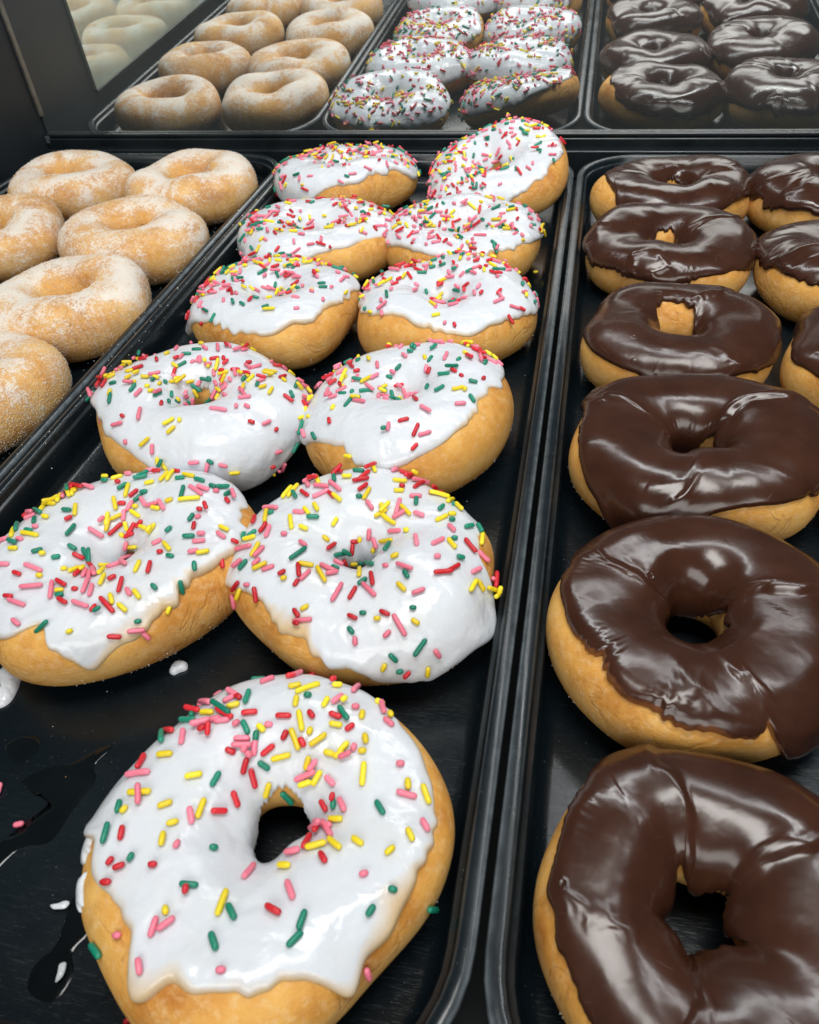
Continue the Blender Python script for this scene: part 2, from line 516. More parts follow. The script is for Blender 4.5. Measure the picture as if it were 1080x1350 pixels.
# ------------------------------------------------------------------ camera (solved from the tray edges)
CAM_P = Vector((0.04027 * W, -2.81721 * W, 0.89709 * W))
CAM_E = Euler((0.84008, 0.06019, 0.19769), 'XYZ')
FPX = 1035.28
CAM_R = CAM_E.to_matrix()
def ray(x, y):
    return (CAM_R @ Vector(((x - 540) / FPX, -(y - 675) / FPX, -1))).normalized()

def traced_sprinkles(root, Minv, bvh, text, ox, oy, sc, rng):
    """sprinkles read off a close look at the real donut, each laid on the glaze where it was seen"""
    o = Minv @ CAM_P; R3 = Minv.to_3x3()
    w_ = CAM_R.transposed() @ (root.location + Vector((0, 0, .018)) - CAM_P)
    cx = 540 + FPX * w_.x / -w_.z; cy = 675 - FPX * w_.y / -w_.z
    out = []
    for e in text.split(';'):
        e = e.strip()
        if not e: continue
        x, y, c, a, L = e.split(',')
        x = ox + float(x) * sc; y = oy + float(y) * sc; a = R_(float(a)); L = float(L) * sc
        d = (R3 @ ray(x, y)).normalized()
        hit, nrm, idx, dist = bvh.ray_cast(o, d)
        k = 0
        while hit is None and k < 14:                # just off the edge: slide it on to the donut
            k += 1
            x += (cx - x) * .03; y += (cy - y) * .03
            d = (R3 @ ray(x, y)).normalized()
            hit, nrm, idx, dist = bvh.ray_cast(o, d)
        if hit is None: continue
        if nrm.dot(d) > 0: nrm = -nrm
        dist = (hit - o).length
        d2 = (R3 @ ray(x + 4 * math.cos(a), y - 4 * math.sin(a))).normalized()
        den = d2.dot(nrm)
        if abs(den) > .12:
            q = o + d2 * ((hit - o).dot(nrm) / den)
            dv = q - hit
            size = dv.length / 4 * L
        else:
            dv = (o + d2 * dist) - hit; size = dv.length / 4 * L
        size = min(max(size, .0026), .0092)
        i = min(range(len(SPR_LEN)), key=lambda k: abs(SPR_LEN[k] - size))
        pitch = 0
        lift = rng.uniform(0, .0006)
        # lift above sprinkles already lying there
        close = sum(1 for (p, _) in out if (p - hit).length < .0024)
        lift += min(close, 3) * .0012
        if close: pitch = rng.uniform(-.45, .45)
        out.append((hit.copy(), (spr_matrix(hit, nrm, dv, lift, pitch), c, i)))
    return [k for _, k in out]

def random_sprinkles(Q, N, UVq, rng, count, clusters, uniform, view):
    """scatter on the glaze: part even, part in drifts at (azimuth, position across 0 outer..1 hole)"""
    U, V, q, vo, vi = UVq
    nu, nv = U.shape
    def area_w():
        a = np.linalg.norm(np.roll(Q, -1, 0) - Q, axis=2); b = np.zeros_like(a); b[:, :-1] = np.linalg.norm(np.diff(Q, axis=1), axis=2)
        return a * b
    w = area_w()
    w[:, :3] *= .3
    tot = w.sum()
    dens = np.full_like(w, uniform + .3 if uniform > 0 else 0.0)
    for (az, qq, sa, sq, k) in clusters:
        da = np.degrees(np.angle(np.exp(1j * (U - R_(az)))))
        dens += k * np.exp(-(da / sa) ** 2 - ((q[None, :] - qq) / sq) ** 2)
    pr = (w * dens).ravel(); pr /= pr.sum()
    pick = rng.choice(len(pr), size=count, p=pr)
    items = []; placed = []
    ln = rng.choice(len(SPR_LEN), size=count, p=[.10, .16, .22, .22, .17, .10, .03])
    cs = rng.choice(4, size=count, p=[.38, .20, .24, .18])
    run = 0
    for k in range(count):
        i, j = divmod(int(pick[k]), nv)
        p = Vector(Q[i, j]); n = Vector(N[i, j])
        p += Vector(rng.normal(size=3) * .0003)
        # neighbours of one colour often lie together
        if placed and rng.random() < .25: cs[k] = CKEYS.index(placed[-1][1])
        close = sum(1 for (pp, _) in placed if (pp - p).length < .0023)
        lift = rng.uniform(0, .0005) + min(close, 3) * .0011
        pitch = rng.uniform(-.5, .5) if close else rng.uniform(-.1, .1)
        d = Vector(rng.normal(size=3))
        c = CKEYS[int(cs[k])]
        placed.append((p, c))
        facing = n.dot((view - p).normalized())
        items.append((facing, (spr_matrix(p, n, d, lift, pitch), c, int(ln[k]))))
    items.sort(key=lambda t: -t[0])
    return [t for _, t in items]

# ------------------------------------------------------------------ sugar crystals
def sugar_grains(d, root, rng, count, lo=-75, hi=215):
    u = rng.uniform(0, 2 * PI, count); v = rng.uniform(R_(lo), R_(hi), count)
    # crystals cling in drifts
    P = d.skin(u, v); w = Waves(rng, 160)
    keep = (w(P) + .5 * rng.normal(size=count)) > -.15
    u, v = u[keep], v[keep]; P = P[keep]
    n = d.normal(u, v, d.skin)
    V, F = [], []
    r = rng.uniform(.00013, .00032, len(P))
    ax = rng.normal(size=(len(P), 3)); ax = np.cross(n, ax); ax /= np.linalg.norm(ax, axis=1)[:, None]
    bx = np.cross(n, ax)
    C = P + n * (r * .5)[:, None]
    pts = []
    for a, b, c in ((1, 0, 0), (-.6, .8, -.1), (-.6, -.8, .1), (.1, .1, 1.0)):
        pts.append(C + (ax * a + bx * b + n * c) * r[:, None])
    V = np.stack(pts, 1).reshape(-1, 3)
    for i in range(len(P)):
        b = 4 * i
        F += [(b, b + 1, b + 3), (b + 1, b + 2, b + 3), (b + 2, b, b + 3)]
    o = mesh_obj('sugar_coating', V, F, M_CRYSTAL, root, smooth=False)
    o['kind'] = 'stuff'

# ------------------------------------------------------------------ the setting and the trays
v, f = box_data(-2.14 * W, 1.95 * W, -3.25 * W, .22 * W, SHELF - .02, SHELF)
shelf = mesh_obj('display_shelf', v, f, M_SHELF, smooth=False); shelf['kind'] = 'structure'

def rounded_rect(x0, x1, y0, y1, r, seg=10):
    pts = []
    for cx, cy, a0 in ((x1 - r, y1 - r, 0), (x0 + r, y1 - r, 90), (x0 + r, y0 + r, 180), (x1 - r, y0 + r, 270)):
        for k in range(seg + 1):
            a = R_(a0 + 90 * k / seg); pts.append((cx + r * math.cos(a), cy + r * math.sin(a)))
    return pts

def make_tray(x0, x1, label):
    y0, y1 = -2.70 * W, -.0005
    prof = [(.030, SHELF + .0008, 0), (.0165, SHELF + .0008, 0), (.0125, SHELF + .0025, 0), (.0062, -.0080, 0), (.0050, -.0040, 0), (.0010, -.0045, 0), (.0002, -.0035, .2), (.0000, -.0015, .55),
            (.0005, -.0004, .95), (.0012, 0, .40), (.0024, .0002, .03), (.0042, 0, .04), (.0048, -.0004, .28), (.0053, -.0012, .04), (.0057, -.0034, 0), (.0061, -.0040, .02), (.0072, -.0042, .10), (.0077, -.0050, .02),
            (.0088, -.0120, 0), (.0100, -.0172, 0), (.0115, -.0192, 0), (.0140, FLOOR, 0), (.030, FLOOR, 0)]
    V, F, A = [], [], []
    for d, z, a in prof:
        ring = rounded_rect(x0 + d, x1 - d, y0 + d, y1 - d, max(.045 - d, .012))
        n = len(ring); V += [(x, y, z) for x, y in ring]; A += [a] * n
    for i in range(len(prof) - 1):
        for k in range(n):
            F.append((i * n + k, i * n + (k + 1) % n, (i + 1) * n + (k + 1) % n, (i + 1) * n + k))
    last = (len(prof) - 1) * n
    F.append(tuple(last + k for k in range(n)))
    F.append(tuple(reversed(range(n))))
    o = mesh_obj('serving_tray', V, F, M_TRAY, attr={'wear': A, 'flat': [1.0 if i // n >= len(prof) - 2 else 0.0 for i in range(len(V))]})
    for p in o.data.polygons[-2:]: p.use_smooth = False
    return tag(o, label, 'tray', 'black trays side by side in the case')
GAP = .0011
make_tray(-2 * W + GAP, -W - GAP, 'black plastic serving tray under the sugar dusted donuts')
make_tray(-W + GAP, -GAP, 'black plastic serving tray under the white iced sprinkled donuts, with wet smears')
make_tray(GAP, W - GAP, 'black plastic serving tray under the chocolate iced donuts')

# the mirror along the back, leaning slightly forward at the top
TILT = 0.04734
mroot = empty('back_mirror', (0, .0891 * W, 0), (TILT, 0, 0))
tag(mroot, 'wide tinted mirror along the back of the case reflecting the trays', 'mirror')
v, f = box_data(-2.031 * W, 1.93 * W, .0, .004, -.022, .62 * W)
mesh_obj('glass', v, f, M_MIRROR, mroot, smooth=False)
v, f = box_data(-2.031 * W, 1.93 * W, -.0045, -.0004, .0078, .0106)
bevel(mesh_obj('bottom_rail', v, f, M_RAIL, mroot, smooth=False), .0008)
v, f = box_data(-2.031 * W, 1.93 * W, -.0060, -.0004, -.0225, .0072)
bevel(mesh_obj('bottom_rail', v, f, M_RAIL, mroot, smooth=False), .0008)
v, f = box_data(-2.031 * W, 1.93 * W, -.0105, -.0064, -.0228, -.0010)
bevel(mesh_obj('rail_step', v, f, M_RAIL, mroot, smooth=False), .0008)

sp_root = empty('side_wall', (-2.035 * W, -1.3 * W, SHELF))
tag(sp_root, 'dark flat side wall of the case beside the sugar donut tray', 'side wall')
v, f = box_data(-.006, 0, -1.9 * W, 1.49 * W, .0003, .62 * W)
bevel(mesh_obj('panel', v, f, M_PANEL, sp_root, smooth=False), .0006)
v, f = box_data(.0002, .0030, 1.376 * W, 1.386 * W, .034, .61 * W)
b = bevel(mesh_obj('corner_trim', v, f, M_TRIM, sp_root, smooth=False), .0006)
b.rotation_euler = (TILT, 0, 0); b.location = (0, 0.0015, -.0)
v, f = box_data(.0006, .0046, 1.362 * W, 1.384 * W, .0275, .0335)
bevel(mesh_obj('trim_foot', v, f, plain('grey_plastic_foot', (.06, .07, .08), .5), sp_root, smooth=False), .0005)

smir = empty('side_mirror', (-2.035 * W, -.33 * W, 0))
tag(smir, 'hazy mirror panel on the side wall reflecting the sugar donuts', 'mirror')
v, f = box_data(.0003, .0033, -2.2 * W, 0, .0125, .60 * W)
mesh_obj('glass', v, f, M_SIDEMIRROR, smir, smooth=False)
v, f = box_data(.0003, .0042, -2.2 * W, 0, .0085, .0122)
bevel(mesh_obj('bottom_edge', v, f, M_RAIL, smir, smooth=False), .0005)

# ------------------------------------------------------------------ the donuts
GROUPS = {'white': 'white iced donuts with sprinkles on the middle tray',
          'choc': 'chocolate iced donuts on the right tray',
          'sugar': 'sugar dusted donuts on the left tray'}

def place(name, label, kind, X, Y, D, rot=(0, 0, 0), lift=0):
    e = empty(name, (X * W, Y * W, FLOOR + .0002 + lift), rot)
    return tag(e, label, 'donut', GROUPS[kind])

def local(root):
    M = Matrix.Translation(root.location) @ root.rotation_euler.to_matrix().to_4x4()
    return M.inverted()

def white_donut(label, X, Y, D, seed, cover, inner=None, count=150, clusters=(), uniform=.35, H=.0318, hole=.13, outline=None,
                rot=(0, 0, 0), lift=0, hole_off=(0, 0), humps=None, thin=None, trace=None, res=(300, 56), creases=(), T=.0014, ragged=4.5, hole_ctrl=None, dc=15, tips=(), patches=()):
    cover = {k: (c + dc if 195 <= k <= 345 and c > 0 else c) for k, c in cover.items()}
    root = place('iced_donut', label, 'white', X, Y, D, rot, lift)
    d = Donut(D * W, H, hole, seed, outline, humps, hole_off, hole_ctrl=hole_ctrl)
    dough, P = build_dough(d, root, M_DOUGH, max(160, res[0] // 2), 64)
    ic, Q, N, UVq = build_icing(d, root, M_WHITE, res[0], res[1], cover, inner or {0: 205}, T, ragged, 60, 1.0, thin, creases, tips=tips)
    for pa in patches: icing_patch(d, root, M_WHITE, *pa)
    sugar_grains(d, root, np.random.default_rng(seed + 77), 420, -70, -8)
    rng = np.random.default_rng(seed + 500)
    Mi = local(root); view = Mi @ CAM_P
    if trace:
        nv = res[1]
        bv = BVHTree.FromPolygons([Vector(p) for p in Q.reshape(-1, 3)] + [v.co for v in dough.data.vertices],
                                  grid_faces(res[0], nv, False) + [tuple(k + Q.shape[0] * nv for k in p.vertices) for p in dough.data.polygons])
        items = traced_sprinkles(root, Mi, bv, *trace, np.random.default_rng(seed + 9))
        back = random_sprinkles(Q, N, UVq, rng, 60, [(90, .2, 60, .3, 1.0)], .0, view)[46:]     # the far side, seen in the mirror
        items = items[::1]
        n_near = len(items)
        items = items[:100] + items[100:] + back
    else:
        items = random_sprinkles(Q, N, UVq, rng, count, clusters, uniform, view)
    add_sprinkles(root, items)
    return root

def choc_donut(label, X, Y, D, seed, cover, inner=None, H=.0318, hole=.13, outline=None, rot=(0, 0, 0), lift=0, hole_off=(0, 0),
               humps=None, thin=None, res=(340, 60), creases=(), T=.0019, ragged=4.5, wob=.9, fine=.25, hole_ctrl=None):
    root = place('chocolate_donut', label, 'choc', X, Y, D, rot, lift)
    d = Donut(D * W, H, hole, seed, outline, humps, hole_off, hole_ctrl=hole_ctrl)
    build_dough(d, root, M_DOUGH, max(160, res[0] // 2), 64)
    sugar_grains(d, root, np.random.default_rng(seed + 77), 420, -70, -8)
    build_icing(d, root, M_CHOC, res[0], res[1], cover, inner or {0: 205}, T, ragged, 120, wob, thin, creases, edge_w=.0022, fine=fine)
    return root

def sugar_donut(label, X, Y, D, seed, H=.0318, hole=.15, outline=None, rot=(0, 0, 0), lift=0, grains=8500, hole_off=(0, 0), humps=None, hole_ctrl=None):
    root = place('sugar_donut', label, 'sugar', X, Y, D, rot, lift)
    d = Donut(D * W, H, hole, seed, outline, humps, hole_off, lump=.6, hole_ctrl=hole_ctrl)
    build_dough(d, root, M_SUGARDOUGH, 200, 72)
    sugar_grains(d, root, np.random.default_rng(seed + 77), grains)
    return root

T_NEAR = """525,38,p,20,45;600,55,y,10,40;635,58,y,20,75;715,54,y,0,32;635,80,g,0,18;603,95,y,80,30;684,98,y,60,32;716,92,p,35,36;733,100,y,30,20;765,113,p,0,18;712,22,r,10,20;780,35,p,40,36;848,78,y,-25,28;838,115,p,-75,34;878,115,y,-60,20;856,152,p,-40,34;590,15,r,10,30;605,22,p,20,34;470,85,g,70,38;310,108,g,75,24;350,88,p,0,34;420,90,p,30,40;430,75,p,-30,36;445,85,r,-30,24;432,108,y,15,42;327,127,r,10,36;360,126,y,0,36;308,147,g,0,40;408,128,r,-30,56;400,118,g,-30,56;476,127,r,5,46;570,136,r,0,46;645,133,r,-55,30;710,134,r,-20,38;732,130,g,-55,44;783,133,y,80,26;217,143,r,5,38;616,148,y,-80,58;712,160,y,-10,38;750,166,r,35,34;360,150,p,15,80;345,160,p,20,60;400,147,p,5,44;440,157,p,30,26;465,165,g,-65,44;494,190,g,85,34;508,168,y,-45,30;529,158,p,0,18;348,176,r,20,20;366,178,r,80,36;230,185,g,85,54;293,193,p,82,46;642,176,y,70,24;573,187,r,65,32;601,198,y,-70,66;622,206,r,-60,32;665,200,y,35,60;793,198,y,-80,28;455,196,p,0,46;455,215,p,0,60;490,220,p,85,50;462,225,p,60,24;423,230,r,-25,32;527,226,r,40,48;475,240,p,-45,26;563,245,y,15,60;734,220,y,45,44;720,240,y,30,30;762,222,p,70,26;740,245,p,20,44;785,231,y,5,24;695,236,y,-15,34;245,242,y,5,44;462,270,r,75,48;484,303,r,-75,60;515,268,g,-35,36;183,262,r,60,46;172,293,p,8,72;322,299,y,10,50;381,307,g,60,48;637,262,y,75,42;655,268,p,50,40;632,295,p,25,62;664,303,y,60,46;637,315,y,20,34;700,312,p,-45,36;788,295,y,85,66;888,267,p,0,20;908,322,y,-85,36;905,350,p,-15,56;956,350,y,-70,64;177,345,y,3,70;176,355,p,85,50;245,377,y,20,42;340,388,y,70,62;313,407,p,-80,50;434,362,r,-70,52;388,396,r,0,48;580,353,g,-45,46;524,333,y,75,44;710,375,g,85,34;713,358,r,70,24;685,380,r,-60,36;733,378,p,-65,40;716,420,y,0,38;120,383,g,75,38;135,392,y,45,30;265,427,y,15,38;238,474,y,80,44;276,488,p,60,26;833,387,g,-60,46;86,457,g,75,64;127,455,r,80,48;680,432,p,-15,76;665,450,p,-10,50;690,445,p,-60,50;666,455,r,60,26;636,485,r,60,48;660,495,y,15,62;710,488,y,-40,48;772,478,y,-35,40;860,503,y,40,40;914,462,y,-65,40;953,435,p,-60,42;498,472,r,50,40;597,512,p,15,46;678,525,r,-60,38;574,550,y,0,36;375,497,g,-10,30;154,523,g,60,26;98,533,r,50,34;122,548,r,20,42;213,543,r,0,18;88,588,r,0,28;474,563,p,50,48;588,612,p,-70,60;788,567,p,15,30;867,609,g,-15,18;310,598,g,-5,58;302,617,r,80,24;400,648,y,70,88;427,674,g,-65,52;542,668,r,-30,56;620,695,g,70,64;600,745,g,45,66;806,667,g,55,36;248,668,y,-80,30;215,712,p,72,68;250,705,p,35,64;378,753,g,-72,58;120,733,p,0,22;61,772,g,-55,48;178,820,p,-82,54;398,830,p,0,26;792,833,p,-70,36;972,660,g,0,24"""
T_B5R = """255,125,y,50,60;268,110,y,50,60;288,142,g,-60,26;322,136,r,-35,34;357,70,y,-70,30;355,93,r,0,36;330,100,p,-60,46;340,90,p,30,50;380,112,p,-5,60;378,137,p,25,66;427,110,p,-40,54;425,85,g,-80,24;415,140,r,-45,30;435,152,y,-40,40;437,60,r,-15,70;430,45,r,30,50;468,80,y,0,36;508,58,g,-5,40;525,75,r,40,76;515,90,r,10,60;522,116,r,35,40;535,136,y,60,48;509,146,g,0,20;560,38,y,-60,30;550,30,r,30,60;545,176,p,-55,46;590,185,y,-70,40;585,205,y,30,56;605,220,y,-40,52;600,190,y,45,50;620,232,y,-30,44;640,45,p,5,50;680,48,r,-20,50;650,92,y,-5,54;658,112,r,-20,20;648,127,y,0,36;690,70,r,0,18;717,105,r,30,40;740,68,p,-15,60;715,20,r,15,40;710,55,y,-15,30;706,146,p,0,42;708,164,g,85,28;645,180,p,75,64;650,210,p,30,50;672,197,y,-45,50;718,210,p,-20,40;635,266,p,5,46;676,266,y,0,14;708,298,p,-80,38;795,135,y,-15,76;785,125,r,-5,56;835,152,y,20,50;850,168,g,-20,20;797,93,r,0,24;886,165,y,-45,36;795,188,g,40,28;797,222,y,25,50;832,208,y,0,28;832,228,g,0,20;830,258,p,-45,34;890,252,g,10,36;937,253,g,-60,36;934,292,y,85,56;783,304,p,25,48;830,312,y,-50,50;840,293,g,0,22;892,320,r,-50,66;858,361,g,-15,30;780,358,p,0,20;938,355,p,-45,54;800,410,r,5,70;835,395,r,30,54;913,402,p,25,40;900,455,y,60,44;928,455,y,-60,46;985,440,p,-65,60;1025,437,r,75,62;985,470,y,-20,40;1000,495,y,20,50;1015,480,y,-80,30;203,186,p,0,58;205,203,g,20,22;188,215,y,80,40;150,230,r,70,26;180,258,r,55,42;195,270,p,70,46;300,200,p,-5,44;328,196,y,-50,30;361,184,y,-60,36;350,220,g,0,50;273,235,y,-82,66;316,258,y,-25,38;426,233,y,60,38;250,280,p,0,20;132,292,y,15,50;140,275,g,35,40;110,285,g,70,30;110,325,p,15,80;152,332,y,60,60;165,340,p,45,60;155,375,p,45,40;90,380,p,40,50;110,385,g,50,52;168,390,y,25,60;195,395,p,20,50;297,347,g,35,110;314,312,p,-35,32;392,292,y,-40,34;408,320,r,35,38;545,276,p,85,46;570,306,p,-70,46;493,300,r,0,34;483,328,r,85,44;508,290,y,80,24;565,330,y,80,24;608,300,y,10,44;612,324,g,55,36;440,345,g,10,44;455,340,g,-30,40;638,356,y,25,36;604,386,p,0,18;243,413,r,30,34;250,433,y,20,24;300,403,r,-85,52;292,447,r,55,30;325,385,y,-10,60;323,420,p,45,50;378,420,y,-60,70;400,398,p,-25,66;425,398,g,-20,30;415,415,p,10,50;457,378,r,-70,34;435,378,p,-25,40;487,395,r,-30,26;487,375,y,0,24;510,382,g,85,32;548,380,g,-10,50;512,410,y,85,44;523,443,g,35,40;558,435,r,-80,50;488,482,r,60,50;434,481,p,60,84;545,470,p,-45,64;670,392,p,-20,58;675,418,g,-60,36;658,460,y,-45,44;716,477,p,20,50;85,455,r,55,42;97,485,y,70,46;123,453,p,0,20;154,485,r,-82,56;50,515,p,-80,56;322,533,y,30,38;294,551,r,-55,36;315,575,p,5,72;298,588,r,-20,30;489,567,r,-25,42;525,552,g,0,26;574,571,y,0,24;600,551,r,-25,40;650,592,p,-60,84;607,622,p,45,34;697,533,g,0,16;705,580,y,-35,36;483,612,g,-50,32;497,647,p,-85,40;720,667,g,55,74;628,702,g,-45,40;595,735,y,65,36;650,748,g,10,26;672,752,r,40,36;744,748,y,85,34;779,687,p,-55,38"""
T_B5L = """105,130,y,0,64;100,165,y,50,60;75,235,p,25,50;10,190,p,0,28;120,255,r,5,50;160,240,g,-25,46;192,265,y,-10,30;145,275,g,80,28;150,305,p,0,28;15,283,g,75,48;55,325,y,70,40;125,335,y,-10,72;122,320,g,-10,36;15,358,p,20,46;55,368,g,-20,40;58,395,y,0,44;85,355,p,-5,30;158,405,g,15,56;180,418,y,0,20;234,432,g,10,40;18,460,p,0,44;140,473,p,-22,80;75,500,r,-20,38;168,510,y,0,26;185,182,y,30,66;205,175,y,80,60;205,140,y,60,40;250,155,p,85,56;270,110,y,75,70;285,95,y,65,50;268,140,y,-75,50;300,105,r,5,56;255,95,r,20,30;293,160,g,-82,74;281,236,g,-5,46;316,232,y,85,54;288,272,r,25,40;295,320,g,50,58;370,137,p,-15,54;440,114,g,0,26;435,62,y,0,28;487,63,y,15,50;538,62,p,0,26;495,118,r,0,24;590,100,g,10,60;600,87,g,25,50;630,70,p,-10,40;660,63,r,5,36;515,138,g,30,50;533,150,y,75,60;562,165,r,40,48;605,160,g,10,36;580,185,g,40,40;628,120,y,15,40;482,205,y,-78,60;512,205,r,0,32;545,215,p,60,50;520,255,p,85,50;570,218,y,0,28;605,200,p,-60,40;640,210,p,15,50;680,212,p,-60,46;655,225,y,-10,34;710,193,y,20,32;488,262,y,25,60;570,248,y,-35,50;448,270,y,80,60;425,278,p,45,36;450,295,y,75,60;400,330,p,-32,84;482,312,r,42,76;530,300,y,-75,44;555,310,r,60,60;588,290,r,50,46;545,335,r,25,44;605,305,y,-20,30;640,312,y,55,52;510,335,y,-50,30;640,320,y,60,40;690,95,y,45,60;715,90,y,55,66;755,100,g,5,46;790,90,y,-10,50;740,72,r,-10,26;765,158,g,75,48;793,188,y,5,90;820,150,p,-35,66;850,145,p,-20,56;835,110,g,-15,46;890,135,g,-20,30;930,140,g,0,56;950,165,g,30,30;970,175,p,-70,40;950,195,r,-50,30;905,155,p,-10,24;837,234,r,-15,28;862,226,r,-70,34;802,266,g,55,42;830,262,p,20,24;813,300,r,80,30;711,318,g,40,38;792,347,g,2,60;843,337,p,0,40;833,365,p,5,58;700,387,y,-50,44;660,370,p,25,52;672,412,r,10,30;713,426,g,-10,32;810,410,p,10,48;850,413,y,10,58;813,467,g,-85,44;938,313,y,-25,50;925,340,p,-35,50;980,365,r,-25,36;928,453,r,-82,50;300,393,g,-30,46;325,430,r,-25,58;355,420,g,-65,64;362,435,g,-80,50;268,480,y,0,30;310,485,y,20,54;325,500,r,40,46;345,490,y,35,30;355,500,p,60,36;380,470,r,-50,44;392,495,p,-70,66;372,515,p,80,60;360,555,p,70,60;383,570,p,75,56;437,470,y,65,56;425,490,y,45,40;432,528,y,65,58;473,522,r,25,44;480,465,p,30,76;520,455,p,-30,66;540,420,p,0,90;525,420,p,20,70;560,385,y,5,40;525,380,p,80,44;578,470,y,65,60;627,475,r,75,52;508,550,r,75,70;540,576,p,-60,38;575,585,y,-55,54;648,557,g,-45,38;758,550,g,-75,64;218,570,p,83,86;258,542,r,-30,50;250,570,y,5,40;252,590,g,5,44;265,617,r,-30,44;315,565,r,0,32;135,555,p,5,104;40,595,r,-5,42;72,620,p,-20,78;70,703,p,-40,40;340,630,p,-20,80;392,643,r,50,46;412,655,g,20,40;450,630,r,-48,110;468,605,y,-75,46;515,642,y,-42,52;704,650,y,70,44;578,697,g,5,34;480,760,r,-3,60;570,735,p,5,76;610,755,p,-45,44;180,718,g,45,72;293,740,y,20,38"""

# --- white iced, sprinkled (azimuth: 0 right, 90 towards the mirror, 180 left, 270 towards the viewer)
white_donut('white iced donut nearest the viewer, black tray showing through its hole', -.262, -2.418, .436, 11,
            {90: -18, 130: -18, 160: -16, 182: -8, 193: 6, 201: 40, 212: 54, 224: 60, 234: 63, 243: 62, 249: 42, 254: 38, 260: 60, 270: 62, 285: 62, 297: 56, 304: 46, 311: 26, 318: 24, 325: 28, 333: 34, 346: 44, 0: 46, 20: 48, 45: 46, 62: 34, 76: 8},
            {0: 200, 60: 170, 90: 158, 120: 170, 180: 196, 270: 188}, H=.0309, hole=.185, res=(520, 84), T=.0017,
            outline={90: 1.0, 45: 1.01, 0: .985, 315: 1.0, 290: 1.04, 270: 1.06, 240: 1.06, 218: 1.08, 195: 1.0, 170: .91, 150: .88, 135: .90, 110: .96},
            thin={220: .0, 245: .004, 255: .007, 262: .004, 275: .001, 320: .004, 335: .010, 350: .003, 0: .002, 90: 0, 180: 0, 200: .003},
            trace=(T_NEAR, 100, 880, .4815), humps={90: 1.0, 270: 1.05, 180: 1.0}, hole_off=(.001, .0), ragged=3.2, dc=0, tips=[(311, 5, .003, .004), (252, 7, .0025, .005)], patches=[(199, 28, 5, 17, .0016, 3), (212, 20, 5.5, 14, .0015, 4)],
            creases=[(28, 22, .05, .75, .0008, .004, .0), (228, 236, .25, .9, .0009, .005, 0), (130, 120, .1, .8, .0007, .006, 0)])
white_donut('white iced donut with glaze tips off both sides, right behind the nearest one', -.260, -1.978, .430, 12,
            {90: -18, 60: 0, 35: 38, 15: 48, 0: 36, 350: 0, 342: -6, 325: -4, 305: -14, 290: -12, 278: 2, 268: 14, 256: 20, 246: 14, 240: 26, 228: 34, 215: 26, 205: 6, 192: -16, 178: -12, 150: -20},
            {0: 205, 90: 205, 270: 200}, H=.0327, hole=.125, res=(460, 76), T=.0017, outline={0: 1.0, 90: .97, 180: 1.0, 225: 1.0, 270: .99, 315: .99},
            thin={270: .002, 255: .010, 243: .008, 232: .002, 200: .001, 90: 0, 0: 0}, trace=(T_B5R, 280, 600, .3796), ragged=5.0, dc=16, tips=[(187, 8, .006, .007), (338, 10, .004, .006)])
white_donut('white iced donut cut by the left picture edge, glaze trailing off its left side', -.655, -2.025, .435, 13,
            {90: -18, 60: -2, 40: 24, 20: 40, 0: 42, 340: 34, 322: 24, 308: 10, 296: 4, 284: -2, 272: 18, 262: 28, 248: 28, 236: 12, 225: -12, 210: -20, 180: -20},
            {0: 200, 70: 180, 90: 175, 270: 200}, H=.0327, hole=.14, res=(460, 76), T=.0017, outline={0: .98, 30: 1.0, 90: .99, 180: 1.0, 250: 1.05, 275: 1.02, 320: .97},
            thin={320: .005, 305: .009, 290: .005, 275: .002, 20: .002, 90: 0, 180: 0}, trace=(T_B5L, 0, 600, .3148), ragged=5.5, dc=18, tips=[(212, 10, .004, .006)])
white_donut('white iced donut whose smooth thick glaze runs down its front to the tray', -.697, -1.597, .440, 14,
            {90: -10, 150: -8, 180: 4, 200: 16, 220: 23, 240: 24, 252: 22, 264: 8, 274: -18, 284: -42, 300: -46, 318: -34, 335: -22, 350: -14, 45: -10},
            {0: 200, 60: 165, 90: 148, 120: 158, 180: 195, 270: 200}, 230, [(180, .35, 40, .3, 3.2), (60, .75, 50, .25, 3.0), (10, .5, 35, .4, 2.0), (140, .6, 40, .3, 2.0), (250, .9, 60, .15, 2.0)], .35,
            H=.0335, hole=.16, outline={0: 1.0, 90: .93, 180: 1.0, 230: .95, 270: .93, 300: .97}, res=(400, 64), T=.0018, ragged=1.4, rot=(.03, .03, 0), lift=.001)
white_donut('white iced donut third from the viewer beside the tray gap, wide bare right flank', -.262, -1.562, .412, 15,
            {90: -15, 60: -8, 40: 18, 20: 36, 0: 52, 340: 50, 320: 40, 300: 30, 282: 18, 268: 14, 250: 24, 236: 26, 222: 14, 205: -10, 185: -20, 135: -15},
            {0: 205, 90: 205}, 200, [(225, .75, 50, .3, 3.6), (60, .15, 30, .25, 3.0), (270, .95, 40, .12, 2.5), (150, .35, 40, .3, 1.4)], .42,
            H=.0344, hole=.13, outline={0: 1.02, 90: 1.0, 180: 1.0, 270: 1.05, 315: 1.06, 330: 1.06}, res=(400, 64), ragged=3.6, rot=(.0, -.06, 0), lift=.0015,
            thin={300: .001, 325: .003, 340: .002, 90: 0, 180: 0})
